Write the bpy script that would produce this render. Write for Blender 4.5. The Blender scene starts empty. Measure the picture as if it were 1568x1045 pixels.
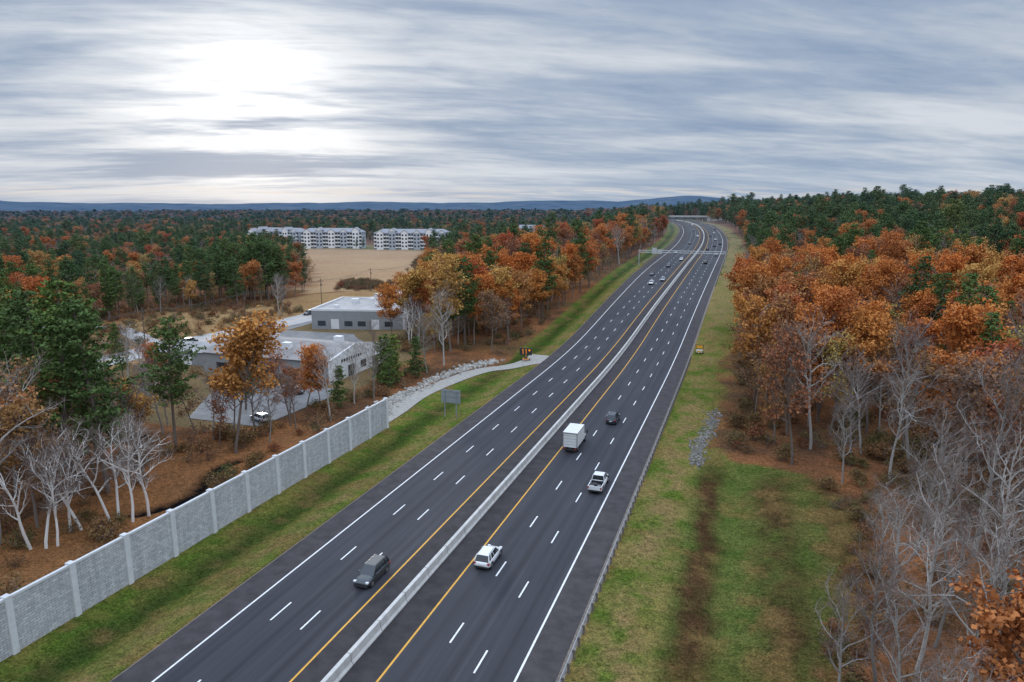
import bpy, math, random
import numpy as np
from mathutils import Vector, Matrix
R = random.Random(7)
scene = bpy.context.scene
YAW = 18.97
SUN_AZ = math.radians(-39.0)   # from +Y, negative = left
SUN_EL = math.radians(10)
sundir = Vector((math.sin(SUN_AZ)*math.cos(SUN_EL), math.cos(SUN_AZ)*math.cos(SUN_EL), math.sin(SUN_EL)))

# ------------------------------------------------------------------ helpers
def link(o, parent=None):
    scene.collection.objects.link(o)
    if parent is not None: o.parent = parent
    return o
def empty(name, loc=(0,0,0), rz=0.0):
    e = bpy.data.objects.new(name, None); e.location = loc; e.rotation_euler = (0,0,rz)
    e.empty_display_size = 0.5
    return link(e)

class MB:
    def __init__(s): s.v=[]; s.f=[]; s.m=[]; s.t=[]
    def add(s, vs, fs, mat=0, t=0.5):
        b=len(s.v); s.v.extend([tuple(p) for p in vs]); s.t.extend([t]*len(vs))
        for f in fs: s.f.append(tuple(b+i for i in f)); s.m.append(mat)
    def tube(s,p0,p1,r0,r1,n=3,mat=0,t=0.5,cap=False):
        p0=Vector(p0); p1=Vector(p1); d=(p1-p0)
        if d.length<1e-6: return
        d.normalize(); a=Vector((0,0,1)) if abs(d.z)<0.9 else Vector((1,0,0))
        u=d.cross(a).normalized(); w=d.cross(u)
        vs=[];
        for k in range(n):
            c=math.cos(2*math.pi*k/n); q=math.sin(2*math.pi*k/n)
            vs.append(p0+(u*c+w*q)*r0)
        for k in range(n):
            c=math.cos(2*math.pi*k/n); q=math.sin(2*math.pi*k/n)
            vs.append(p1+(u*c+w*q)*r1)
        fs=[(k,(k+1)%n,n+(k+1)%n,n+k) for k in range(n)]
        if cap: fs.append(tuple(range(n-1,-1,-1))); fs.append(tuple(range(n,2*n)))
        s.add(vs,fs,mat,t)
    def box(s,x0,x1,y0,y1,z0,z1,mat=0):
        vs=[(x0,y0,z0),(x1,y0,z0),(x1,y1,z0),(x0,y1,z0),(x0,y0,z1),(x1,y0,z1),(x1,y1,z1),(x0,y1,z1)]
        s.add(vs,[(3,2,1,0),(4,5,6,7),(0,1,5,4),(1,2,6,5),(2,3,7,6),(3,0,4,7)],mat)
    def frus(s,b,t,z0,z1,mat=0):
        vs=[(b[0],b[2],z0),(b[1],b[2],z0),(b[1],b[3],z0),(b[0],b[3],z0),(t[0],t[2],z1),(t[1],t[2],z1),(t[1],t[3],z1),(t[0],t[3],z1)]
        s.add(vs,[(3,2,1,0),(4,5,6,7),(0,1,5,4),(1,2,6,5),(2,3,7,6),(3,0,4,7)],mat)
    def leaves(s,C,size,mat,tints,flat=0.0,aspect=0.6,rng=None):
        C=np.asarray(C); n=len(C)
        a=rng.normal(size=(n,3)); a[:,2]*=(1-flat); a/=np.linalg.norm(a,axis=1)[:,None]
        b=rng.normal(size=(n,3)); b[:,2]*=(1-flat)
        b-=a*(a*b).sum(1)[:,None]; b/=np.linalg.norm(b,axis=1)[:,None]
        sz=size*(0.6+0.8*rng.random(n))[:,None]
        a=a*sz*0.5; b=b*sz*0.5*aspect
        q=np.stack([C-a,C-b*1.0,C+a,C+b*1.0],axis=1)
        base=len(s.v); s.v.extend(map(tuple,q.reshape(-1,3).tolist()))
        s.t.extend(np.repeat(tints,4).tolist())
        for i in range(n):
            k=base+4*i; s.f.append((k,k+1,k+2,k+3)); s.m.append(mat)
    def mesh(s,name,mats,smooth=False,tint=False):
        me=bpy.data.meshes.new(name); me.from_pydata(s.v,[],s.f)
        for m in mats: me.materials.append(m)
        me.polygons.foreach_set('material_index',s.m)
        if smooth: me.polygons.foreach_set('use_smooth',[True]*len(s.f))
        if tint:
            at=me.attributes.new('tint','FLOAT','POINT'); at.data.foreach_set('value',s.t)
        me.update(); return me
    def obj(s,name,mats,parent=None,smooth=False,tint=False,bevel=0):
        o=bpy.data.objects.new(name,s.mesh(name,mats,smooth,tint)); link(o,parent)
        if bevel:
            b=o.modifiers.new('bev','BEVEL'); b.width=bevel; b.segments=2; b.limit_method='ANGLE'
        return o

def vnoise(x,y,sc,seed=0):
    x=np.asarray(x,dtype=float)/sc; y=np.asarray(y,dtype=float)/sc
    xi=np.floor(x); yi=np.floor(y); xf=x-xi; yf=y-yi
    def h(a,b):
        v=np.sin(a*127.1+b*311.7+seed*74.7)*43758.5453
        return v-np.floor(v)
    u=xf*xf*(3-2*xf); v=yf*yf*(3-2*yf)
    return (h(xi,yi)*(1-u)+h(xi+1,yi)*u)*(1-v)+(h(xi,yi+1)*(1-u)+h(xi+1,yi+1)*u)*v
def fbm(x,y,sc,seed=0,o=3):
    r=0;a=1;t=0
    for i in range(o):
        r=r+a*vnoise(x,y,sc/2**i,seed+i*13); t+=a; a*=0.55
    return r/t
def sst(x,a,b):
    t=np.clip((np.asarray(x,dtype=float)-a)/(b-a),0,1); return t*t*(3-2*t)

# ------------------------------------------------------------------ node helpers
class NT:
    def __init__(s,nt): s.nt=nt
    def n(s,t,**kw):
        nd=s.nt.nodes.new(t)
        for k,v in kw.items(): setattr(nd,k,v)
        return nd
    def set(s,sock,v):
        if isinstance(v,bpy.types.NodeSocket): s.nt.links.new(v,sock)
        else: sock.default_value=v
    def m(s,op,a,b=0.0,clamp=False):
        nd=s.n('ShaderNodeMath',operation=op); nd.use_clamp=clamp
        s.set(nd.inputs[0],a); s.set(nd.inputs[1],b); return nd.outputs[0]
    def mix(s,f,a,b,blend='MIX'):
        nd=s.n('ShaderNodeMixRGB',blend_type=blend)
        s.set(nd.inputs[0],f)
        s.set(nd.inputs[1],a if not isinstance(a,tuple) else (*a,1) if len(a)==3 else a)
        s.set(nd.inputs[2],b if not isinstance(b,tuple) else (*b,1) if len(b)==3 else b)
        return nd.outputs[0]
    def ramp(s,f,stops):
        nd=s.n('ShaderNodeValToRGB'); el=nd.color_ramp.elements
        while len(el)<len(stops): el.new(0.5)
        for e,(p,c) in zip(el,stops): e.position=p; e.color=(*c,1)
        s.set(nd.inputs[0],f); return nd.outputs[0]
    def mr(s,v,a,b,c,d):
        nd=s.n('ShaderNodeMapRange'); s.set(nd.inputs[0],v)
        for i,k in enumerate((a,b,c,d)): nd.inputs[1+i].default_value=k
        return nd.outputs[0]
    def noise(s,vec,scale,detail=4,rough=0.55,dist=0.0):
        nd=s.n('ShaderNodeTexNoise'); 
        if vec is not None: s.set(nd.inputs['Vector'],vec)
        nd.inputs['Scale'].default_value=scale; nd.inputs['Detail'].default_value=detail
        nd.inputs['Roughness'].default_value=rough; nd.inputs['Distortion'].default_value=dist
        return nd.outputs[0]
    def vscale(s,vec,sc):
        nd=s.n('ShaderNodeVectorMath',operation='MULTIPLY'); s.set(nd.inputs[0],vec); nd.inputs[1].default_value=sc
        return nd.outputs[0]
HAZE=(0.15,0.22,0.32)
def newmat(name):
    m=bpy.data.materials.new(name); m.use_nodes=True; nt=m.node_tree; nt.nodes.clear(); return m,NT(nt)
def haze(N,col,near=250,far=5000,amt=0.78):  # aerial haze painted into the base colour, growing with distance from origin
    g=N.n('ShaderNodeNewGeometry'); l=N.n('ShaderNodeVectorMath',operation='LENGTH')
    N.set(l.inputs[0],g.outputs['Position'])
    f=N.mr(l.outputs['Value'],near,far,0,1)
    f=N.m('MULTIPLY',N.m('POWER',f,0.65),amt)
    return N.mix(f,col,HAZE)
def simple(name,col,rough=0.7,var=0.12,scale=3.0,metal=0.0,spec=0.5,coat=0.0,bump=0.0):
    m,N=newmat(name)
    tc=N.n('ShaderNodeTexCoord').outputs['Object']
    n=N.noise(tc,scale,5,0.6)
    c=N.mix(1.0,col,N.ramp(n,[(0.25,(1-var,)*3),(0.75,(1+var,)*3)]),'MULTIPLY')
    p=N.n('ShaderNodeBsdfPrincipled'); N.set(p.inputs['Base Color'],c)
    p.inputs['Roughness'].default_value=rough; p.inputs['Metallic'].default_value=metal
    p.inputs['Specular IOR Level'].default_value=spec; p.inputs['Coat Weight'].default_value=coat
    if bump:
        b=N.n('ShaderNodeBump'); b.inputs['Strength'].default_value=bump; N.set(b.inputs['Height'],n); N.set(p.inputs['Normal'],b.outputs[0])
    o=N.n('ShaderNodeOutputMaterial'); N.set(o.inputs[0],p.outputs[0]); return m

def leafmat(name,stops,tr):
    m,N=newmat(name)
    oi=N.n('ShaderNodeObjectInfo').outputs['Random']
    c=N.ramp(oi,stops)
    at=N.n('ShaderNodeAttribute',attribute_name='tint').outputs['Fac']
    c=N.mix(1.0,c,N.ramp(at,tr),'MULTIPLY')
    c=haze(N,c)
    d=N.n('ShaderNodeBsdfDiffuse'); N.set(d.inputs[0],c)
    o=N.n('ShaderNodeOutputMaterial'); N.set(o.inputs[0],d.outputs[0]); return m
def barkmat(name,a,b):
    m,N=newmat(name)
    oi=N.n('ShaderNodeObjectInfo').outputs['Random']
    c=N.mix(oi,a,b)
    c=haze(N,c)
    d=N.n('ShaderNodeBsdfDiffuse'); N.set(d.inputs[0],c)
    o=N.n('ShaderNodeOutputMaterial'); N.set(o.inputs[0],d.outputs[0]); return m

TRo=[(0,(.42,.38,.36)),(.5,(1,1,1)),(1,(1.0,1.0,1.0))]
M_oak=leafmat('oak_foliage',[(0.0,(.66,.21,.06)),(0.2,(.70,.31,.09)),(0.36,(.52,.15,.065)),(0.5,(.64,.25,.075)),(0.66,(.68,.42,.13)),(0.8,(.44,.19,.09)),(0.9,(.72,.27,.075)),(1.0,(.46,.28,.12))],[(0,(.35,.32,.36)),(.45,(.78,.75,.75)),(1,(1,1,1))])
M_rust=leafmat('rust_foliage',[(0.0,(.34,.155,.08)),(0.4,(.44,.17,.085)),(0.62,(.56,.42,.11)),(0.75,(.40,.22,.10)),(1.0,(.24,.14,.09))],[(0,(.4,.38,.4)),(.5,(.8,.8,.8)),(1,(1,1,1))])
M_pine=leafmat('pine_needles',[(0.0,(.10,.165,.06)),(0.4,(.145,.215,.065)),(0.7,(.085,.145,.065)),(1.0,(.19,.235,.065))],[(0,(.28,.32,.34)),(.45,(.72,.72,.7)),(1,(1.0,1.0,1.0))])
M_bark=barkmat('bark',(.14,.11,.095),(.24,.20,.175))
M_grey=barkmat('grey_bark',(.22,.20,.185),(.44,.42,.39))
M_birch=barkmat('birch_bark',(.66,.64,.61),(.80,.78,.75))
M_twig=barkmat('twigs',(.15,.105,.09),(.27,.225,.20))

# ------------------------------------------------------------------ profiles
_zy=np.arange(-200,3001,5.0)
def _zi(y): return np.interp(y,[150,175,240,326,395,600,800,1000,1400,3000],[0,0,3.6,6.9,9.3,14.5,18.3,19.5,18,18])
_zz=sum(_zi(_zy+k) for k in np.linspace(-24,24,9))/9.0
def zr(y): return np.interp(y,_zy,_zz)
def cx(y):
    y=np.interp(y,_zy,_zy); return -np.clip(y-420,0,700)**2*1.7e-4-np.clip(y-1120,0,1e5)*0.238
def widen(y): return sst(y,170,360)*4.5
_er_y=[-100,40,56,73,89,104,111,130,200,260,330,600]; _er_x=[8,9,10,13.5,15.5,11,-3,-4,-3,3,-1,-2]
def edgeR(y): return np.interp(y,_er_y,_er_x)+cx(y)
def Hh(x,y):
    x=np.asarray(x,dtype=float); y=np.asarray(y,dtype=float)
    z0=zr(y); xo=x-cx(y)
    zl=6*sst(y,1200,4000)
    wl=sst(xo,-125-0.04*np.clip(y,0,900),-60)
    z=zl*(1-wl)+z0*wl
    hill=9.5*sst(xo,-5,90)*sst(y,230,600)+4*sst(xo,60,200)*sst(y,60,200)
    z=z+hill
    far=sst(y,1200,2500); z=z*(1-far)+far*np.maximum(zl,12)
    le=-48.2-widen(y)
    inroad=sst(xo,le-1.5,le+0.2)*(1-sst(xo,-12.4,-10.9))
    dl=np.exp(-((xo-(le-6))/2.6)**2)*(0.9*(1-sst(y,96,104)*(1-sst(y,168,178))))
    dr=np.exp(-((xo+0.5)/5.0)**2)*0.9*sst(y,20,50)*(1-sst(y,104,125))
    z=z-dl-dr-0.22*inroad-0.1*(1-inroad)*((xo>-62)&(xo<12))
    nm=(1-sst(xo,-72,-60)*(1-sst(xo,10,22)))*(1-((x>-166)&(x<-80)&(y>85)&(y<340)))
    z=z+nm*(fbm(x,y,22,3)-0.5)*2.2
    return z

# ------------------------------------------------------------------ ground sheet
def axis(segs):
    out=[]
    for a,b,st in segs: out+=list(np.arange(a,b,st))
    return np.array(out)
xs=axis([(-9000,-2000,500),(-2000,-500,75),(-500,-200,12),(-200,-95,3),(-95,-45,0.8),(-45,-13,4),(-13,22,0.6),(22,60,3),(60,300,12),(300,2000,75),(2000,9001,500)])
ys=axis([(-600,-40,60),(-40,20,10),(20,130,0.8),(130,240,2.0),(240,420,5),(420,1000,15),(1000,3000,80),(3000,14001,500)])
X,Y=np.meshgrid(xs,ys); Z=Hh(X,Y)
nx,ny=len(xs),len(ys)
def lerp(a,b,t): return a*(1-t[...,None])+b*t[...,None]
C=lambda *c: np.array(c,dtype=float)
n1=fbm(X,Y,6,1); n2=fbm(X,Y,1.8,2,2); n3=fbm(X,Y,30,5); n4=fbm(X,Y,2.6,8,3)
col=lerp(C(.11,.062,.038),C(.27,.12,.055),np.clip((n1-.3)*2.2,0,1))
col=lerp(col,C(.09,.095,.04),np.clip((n3-.55)*3,0,1)*.6)
litter=((X<-59)&(X>-84)&(Y<100)).astype(float)
col=lerp(col,lerp(C(.19,.10,.05),C(.36,.16,.065),n4),litter*.75)
xo=X-cx(Y); le=-48.2-widen(Y)
# right verge
mr_=(1-sst(X,edgeR(Y)-2.0+(n4-.5)*9,edgeR(Y)+1.5+(n4-.5)*9))*sst(xo,-13,-12)
g=lerp(C(.090,.135,.024),C(.22,.185,.062),np.clip((n1*.55+n2*.45-.36)*3.2,0,1))
wgt=sst(xo,-6.2,-4.5)*(1-sst(Y,104,112))
g=lerp(g,lerp(C(.058,.105,.020),C(.13,.14,.042),n2),wgt)
wob=(n1-.5)*2.2+(n4-.5)*1.9
def band(c,w,s0): return np.exp(-np.abs((xo+wob-c)/w)**2.6)*np.clip(s0,0,1)
brn=lerp(C(.045,.024,.015),C(.10,.052,.027),n2)
g=lerp(g,brn,np.clip(band(-3.0,1.6,(sst(Y,46,60)*(1-sst(Y,98,108)))*(.45+1.2*n4)),0,.95))
g=lerp(g,brn,np.clip(band(5.6,2.6,(sst(Y,50,62)*(1-sst(Y,99,106)))*(.1+1.4*n4)),0,.9))
g=lerp(g,lerp(C(.07,.045,.022),C(.16,.10,.04),n2),np.clip(sst(xo,7,13)*(n4-.27)*3.4*(Y<106),0,.9))
g=lerp(g,C(.12,.075,.03),np.clip((1-sst(Y,50,62))*sst(xo,-6,-3)*(n4*2.0-.3),0,.85))
g=lerp(g,C(.23,.16,.075),band(-8.6,2.3,np.clip((n2-.3)*2.5,0,.8)))
g=lerp(g,C(.19,.13,.05),np.clip((n4-.55)*4,0,.6))
far_r=sst(Y,190,260)
g=lerp(g,C(.25,.19,.09),far_r*np.clip(n1*1.2,0,1))
col=lerp(col,g,mr_)
# left verge
le_out=np.interp(Y,[0,96,102,112,125,137,150,162,175,400,2000],[-59.3,-59.3,-60,-60.5,-62,-60,-57,-56,-58,-60,-60])-np.clip(widen(Y),0,5)*.9
ml=(1-sst(xo,le-.5,le+.3))*sst(xo,le_out-.6,le_out+.4)
g=lerp(C(.080,.135,.022),C(.19,.165,.048),np.clip((n1*.5+n2*.5-.4)*3.4,0,1))
g=lerp(g,C(.030,.048,.014),np.clip(np.exp(-((xo+(n4-.5)*1.5-(le-6.5))/2.1)**2)*(.5+.7*n4),0,.9))
g=lerp(g,C(.21,.15,.07),np.exp(-((xo-(le-2.0))/1.2)**2)*np.clip(n2*1.1,0,1))
g=lerp(g,C(.18,.12,.05),np.clip((n4-.54)*4,0,.65))
col=lerp(col,g,ml)
def inpoly(x,y,P):
    r=np.zeros_like(x,dtype=bool); j=len(P)-1
    for i in range(len(P)):
        xi,yi=P[i]; xj,yj=P[j]
        c=((yi>y)!=(yj>y))&(x<(xj-xi)*(y-yi)/(yj-yi+1e-9)+xi); r^=c; j=i
    return r
FIELD=[(-190,262),(-158,300),(-160,325),(-240,485),(-296,612),(-420,618),(-520,630),(-520,560),(-400,520),(-300,410),(-235,330)]
f=inpoly(X,Y,FIELD)
fc=lerp(C(.33,.205,.115),C(.42,.29,.165),np.clip(n3+.2*(n1-.5),0,1))
fc=lerp(fc,C(.15,.16,.06),sst(Y,555,585))
col=np.where(f[...,None],fc,col)
VERGE=[(-145,112),(-160,120),(-200,165),(-205,195),(-185,222),(-186,262),(-158,306),(-125,330),(-128,262),(-140,235)]
f=inpoly(X,Y,VERGE)
col=np.where(f[...,None],lerp(C(.24,.14,.07),C(.37,.25,.125),n1),col)
YARD=[(-142,160),(-142,235),(-95,235),(-82,170),(-78,118),(-84,92),(-118,92),(-142,112)]
f=inpoly(X,Y,YARD)
col=np.where(f[...,None],lerp(C(.12,.10,.06),C(.24,.16,.08),n1),col)
st=np.exp(-((X-(-72.0+np.sin(Y*.3)*1.6))/0.9)**2)*((Y>61)&(Y<82))
col=lerp(col,C(.010,.010,.011),np.clip(st*1.8,0,1)); Z=Z-st*.7
col=lerp(col,C(.07,.08,.055),sst(np.hypot(X,Y),700,1500))
gm=bpy.data.meshes.new('ground')
idx=np.arange(nx*ny).reshape(ny,nx)
F=np.stack([idx[:-1,:-1],idx[:-1,1:],idx[1:,1:],idx[1:,:-1]],-1).reshape(-1,4)
gm.from_pydata(np.stack([X,Y,Z],-1).reshape(-1,3).tolist(),[],F.tolist())
ca=gm.color_attributes.new('gcol','FLOAT_COLOR','POINT')
ca.data.foreach_set('color',np.concatenate([col,np.ones(col.shape[:2]+(1,))],-1).reshape(-1).astype(np.float32))
gm.polygons.foreach_set('use_smooth',[True]*len(F))
ground=link(bpy.data.objects.new('ground',gm))
m,N=newmat('ground_cover')
a=N.n('ShaderNodeAttribute',attribute_name='gcol').outputs['Color']
tc=N.n('ShaderNodeTexCoord').outputs['Object']
nA=N.noise(tc,1.6,8,0.75); nB=N.noise(tc,5.0,5,0.8)
c=N.mix(1.0,a,N.ramp(nA,[(0.3,(.40,.46,.38)),(0.5,(1,1,1)),(0.72,(1.6,1.48,1.4))]),'MULTIPLY')
c=N.mix(1.0,c,N.ramp(nB,[(0.34,(.38,.38,.38)),(0.5,(1,1,1)),(0.66,(1.8,1.7,1.65))]),'MULTIPLY')
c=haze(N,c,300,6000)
p=N.n('ShaderNodeBsdfDiffuse'); N.set(p.inputs[0],c)
b=N.n('ShaderNodeBump'); b.inputs['Strength'].default_value=.8; b.inputs['Distance'].default_value=.3; N.set(b.inputs['Height'],nB); N.set(p.inputs['Normal'],b.outputs[0])
o=N.n('ShaderNodeOutputMaterial'); N.set(o.inputs[0],p.outputs[0]); gm.materials.append(m)

# ------------------------------------------------------------------ highway strips
def stations(y0,y1,step=5.0):
    k=[y0]+[v for v in np.arange(math.ceil((y0+.01)/step)*step,y1-.01,step)]+[y1]; return k
class Strip(MB):
    def strip(s,offs,zo,y0,y1,mat=0):
        k=stations(y0,y1); b=len(s.v); n=len(offs)
        for y in k:
            z=float(zr(y)); c=float(cx(y))
            for o_,z_ in zip(offs,zo):
                xx=o_(y) if callable(o_) else o_
                s.v.append((xx+c,y,z+z_)); s.t.append(0.5)
        for i in range(len(k)-1):
            for j in range(n-1):
                q=b+i*n+j; s.f.append((q,q+1,q+n+1,q+n)); s.m.append(mat if not isinstance(mat,(list,tuple)) else mat[j])
YL,YL2,YL1,WL=-33.7,-37.3,-40.9,-44.5
YR,R1,R2,WR=-26.9,-23.3,-19.7,-16.1
Y0,Y1=-60,1500
le_f=lambda y: -47.8-float(widen(y)); 
m_as,N=newmat('asphalt')
tc=N.n('ShaderNodeTexCoord').outputs['Object']
sx=N.n('ShaderNodeSeparateXYZ'); N.set(sx.inputs[0],tc)
st=N.noise(N.vscale(tc,(1.6,.02,1)),1.0,3,.6); fine=N.noise(tc,14,4,.7); pat=N.noise(N.vscale(tc,(.3,.05,1)),1.0,4,.6)
c=N.ramp(st,[(.3,(.028,.029,.037)),(.55,(.038,.039,.049)),(.75,(.051,.051,.062))])
c=N.mix(1.0,c,N.ramp(fine,[(.3,(.82,.82,.82)),(.7,(1.2,1.2,1.2))]),'MULTIPLY')
c=N.mix(1.0,c,N.ramp(pat,[(.3,(.82,.82,.84)),(.7,(1.2,1.18,1.16))]),'MULTIPLY')
def lanes(off):
    fr=N.m('FRACT',N.m('DIVIDE',N.m('ADD',sx.outputs[0],off),3.6)) 
    return N.m('ABSOLUTE',N.m('SUBTRACT',fr,0.5))
dr_=lanes(360+26.9); dl_=lanes(360+44.5)
sel=N.m('GREATER_THAN',sx.outputs[0],-30.3)
dk=N.m('ADD',N.m('MULTIPLY',dr_,sel),N.m('MULTIPLY',dl_,N.m('SUBTRACT',1.0,sel)))
dk=N.mr(dk,0.0,0.15,0.74,1.0)
cc=N.n('ShaderNodeCombineColor'); [N.set(cc.inputs[i],dk) for i in range(3)]
c=N.mix(1.0,c,cc.outputs[0],'MULTIPLY')
p=N.n('ShaderNodeBsdfPrincipled'); N.set(p.inputs['Base Color'],c); p.inputs['Roughness'].default_value=.75; p.inputs['Specular IOR Level'].default_value=.3
b=N.n('ShaderNodeBump'); b.inputs['Strength'].default_value=.25; b.inputs['Distance'].default_value=.02; N.set(b.inputs['Height'],fine); N.set(p.inputs['Normal'],b.outputs[0])
o=N.n('ShaderNodeOutputMaterial'); N.set(o.inputs[0],p.outputs[0])
M_sh=simple('shoulder_asphalt',(.052,.046,.049),.85,.4,.6,spec=.3)
M_med=simple('median_asphalt',(.040,.035,.038),.85,.4,.6,spec=.3)
M_grav=simple('gravel',(.20,.17,.145),.95,.55,3,bump=.5)
M_white=simple('white_paint',(.74,.74,.74),.6,.18,2)
M_yel=simple('yellow_paint',(.68,.34,.03),.6,.18,2)
M_conc=simple('concrete',(.50,.49,.47),.85,.22,.9,bump=.15)
S=Strip()
S.strip([le_f,WL,YL+.1,YR-.1,WR,-12.9],[0,0,0,0,0,0],Y0,Y1,[1,0,2,0,1])
S.strip([lambda y:le_f(y)-.9,le_f],[-.5,-.01],Y0,Y1,3)
S.strip([-12.9,-11.9],[-.01,-.4],Y0,Y1,3)
S.obj('highway_road',[m_as,M_sh,M_med,M_grav])
S=Strip()
def line(x,y0,y1,w,mat): 
    S.strip([(lambda y,x=x,w=w:(x(y) if callable(x) else x)-w/2),(lambda y,x=x,w=w:(x(y) if callable(x) else x)+w/2)],[.005,.005],y0,y1,mat)
wlf=lambda y: WL-float(widen(y))*.85
line(wlf,Y0,Y1,.19,0); line(WR,Y0,Y1,.19,0); line(YL,Y0,Y1,.19,1); line(YR,Y0,Y1,.19,1)
for x,ph in ((R2,49.0),(R1,52.1),(YL1,49.7),(YL2,49.4)):
    k=ph-12.05*8
    while k<1100:
        line(x,k-1.6,k+1.6,.17,0); k+=12.05
S.obj('lane_markings',[M_white,M_yel])
S=Strip(); y=-50.0
prof=[(-.42,.006),(-.42,.10),(-.26,.32),(-.20,1.05),(-.17,1.08),(.17,1.08),(.20,1.05),(.26,.32),(.42,.10),(.42,.006)]
while y<1090:
    S.strip([-30.3+a for a,_ in prof],[z_ for _,z_ in prof],y,y+4.95); y+=5
S.obj('median_barrier',[M_conc])
M_galv=simple('galvanised_steel',(.36,.40,.46),.45,.2,2,metal=.5)
M_post=simple('guardrail_post',(.16,.14,.13),.8,.3,3)
def guard(x,y0,y1,side):
    S=Strip()
    pr=[(0,.50),(.05,.545),(.05,.585),(0,.63),(0,.65),(.05,.695),(.05,.735),(0,.78)]
    S.strip([x-side*a for a,_ in pr],[z_ for _,z_ in pr],y0,y1,0)
    y=y0+.5
    while y<y1:
        z=float(zr(y)); c=float(cx(y)); xx=x+c
        S.box(min(xx+side*.03,xx+side*.22),max(xx+side*.03,xx+side*.22),y-.08,y+.08,z-.6,z+.74,1)
        y+=1.9 if y<250 else 3.8
    S.obj('guardrail',[M_galv,M_post])
guard(-12.35,-30,178,1); guard(-12.35,300,900,1)
guard(-53.3,372,700,-1)

# ------------------------------------------------------------------ noise wall
m_wall,N=newmat('textured_wall_panel')
tc=N.n('ShaderNodeTexCoord').outputs['Object']
sx=N.n('ShaderNodeSeparateXYZ'); N.set(sx.inputs[0],tc)
cv=N.n('ShaderNodeCombineXYZ'); N.set(cv.inputs[0],sx.outputs[1]); N.set(cv.inputs[1],sx.outputs[2])
br=N.n('ShaderNodeTexBrick'); N.set(br.inputs['Vector'],cv.outputs[0]); br.inputs['Scale'].default_value=1.0
br.inputs['Brick Width'].default_value=.62; br.inputs['Row Height'].default_value=.26; br.inputs['Mortar Size'].default_value=.022
br.inputs['Color1'].default_value=(.60,.61,.62,1); br.inputs['Color2'].default_value=(.43,.44,.46,1); br.inputs['Mortar'].default_value=(.30,.31,.32,1)
nn=N.noise(tc,5,6,.7); st=N.noise(N.vscale(tc,(1,1.5,.12)),1.0,4,.6)
c=N.mix(1.0,br.outputs['Color'],N.ramp(nn,[(.3,(.75,.75,.75)),(.7,(1.2,1.2,1.2))]),'MULTIPLY')
c=N.mix(1.0,c,N.ramp(st,[(.3,(.82,.82,.81)),(.7,(1.12,1.12,1.12))]),'MULTIPLY')
p=N.n('ShaderNodeBsdfPrincipled'); N.set(p.inputs['Base Color'],c); p.inputs['Roughness'].default_value=.9
b=N.n('ShaderNodeBump'); b.inputs['Strength'].default_value=.6; b.inputs['Distance'].default_value=.05; N.set(b.inputs['Height'],N.m('ADD',br.outputs['Fac'],N.m('MULTIPLY',nn,-1.5))); N.set(p.inputs['Normal'],b.outputs[0])
o=N.n('ShaderNodeOutputMaterial'); N.set(o.inputs[0],p.outputs[0])
M_wpost=simple('wall_post_concrete',(.60,.61,.62),.85,.12,1.5)
wroot=empty('noise_barrier_wall'); P=MB(); Q=MB(); K=MB()
yy=103.4
for i in range(24):
    y=yy-i*6.05; z0=-1.6; zt=5.3
    Q.box(-59.68,-58.98,y-.30,y+.30,z0,zt+.12)
    if i<23:
        P.box(-59.42,-59.20,y-5.748,y-.302,z0,zt-.25)
        K.box(-59.46,-59.14,y-5.746,y-.304,zt-.248,zt-.02)
P.obj('panels',[m_wall],wroot); Q.obj('posts',[M_wpost],wroot,bevel=.03); K.obj('coping',[M_wpost],wroot)

# ------------------------------------------------------------------ local road, path, parking
M_lroad=simple('worn_asphalt',(.38,.37,.365),.85,.18,.3)
M_path=simple('gravel_path',(.33,.31,.28),.95,.25,1.2)
M_lot=simple('parking_asphalt',(.17,.168,.17),.85,.35,.3)
def ribbon(name,pts,w,mat,dz):
    P=[Vector(p) for p in pts]; out=[]
    for i in range(len(P)-1):
        a=P[max(i-1,0)];b_=P[i];c_=P[i+1];d=P[min(i+2,len(P)-1)]
        for k in range(8):
            t=k/8; out.append(.5*((2*b_)+(c_-a)*t+(2*a-5*b_+4*c_-d)*t*t+(-a+3*b_-3*c_+d)*t**3))
    out.append(P[-1]); mb=MB(); vs=[]
    for i,p_ in enumerate(out):
        d=(out[min(i+1,len(out)-1)]-out[max(i-1,0)]).normalized(); n_=Vector((-d.y,d.x))
        ww=w(i/len(out)) if callable(w) else w
        for s_ in (-.5,0,.5):
            q=p_+n_*ww*s_
            vs.append((q.x,q.y,float(Hh(q.x,q.y))+dz))
    mb.add(vs,[(3*i+j,3*i+j+1,3*i+j+4,3*i+j+3) for i in range(len(out)-1) for j in (0,1)])
    return mb.obj(name,[mat])
LR=[(-153,60),(-154,100),(-154,134),(-153.5,151),(-149.5,181),(-148,207),(-150,265),(-154,312),(-150,345),(-135,380)]
ribbon('local_road',LR,12,M_lroad,.06)
ribbon('local_road_centre_line',LR,.3,M_yel,.075)
ribbon('side_road',[(-159.2,150),(-166,152),(-180,160),(-200,166),(-225,160)],6,M_lroad,.12)
ribbon('access_path',[(-49.0,170),(-50.5,163),(-54,155.5),(-59,149.5),(-62,138),(-63.6,124.6),(-62.6,112),(-62.5,100),(-64,85)],lambda t:4.2 if t>.2 else 4.2+(.2-t)*22,M_path,.10)
mb=MB(); mb.add([(-97,96,.09),(-81,96,.09),(-80,116,.09),(-83,123,.09),(-106,123,.09),(-106,112,.09)],[(0,1,2,3,4,5)])
mb.add([(-142,166,.09),(-100,168,.09),(-96,182,.09),(-142,180,.09)],[(0,1,2,3)]); mb.add([(-141.9,180.2,.09),(-138,180.2,.09),(-140,225,.09),(-141.9,225,.09)],[(0,1,2,3)])
mb.obj('parking_lot',[M_lot])

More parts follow.
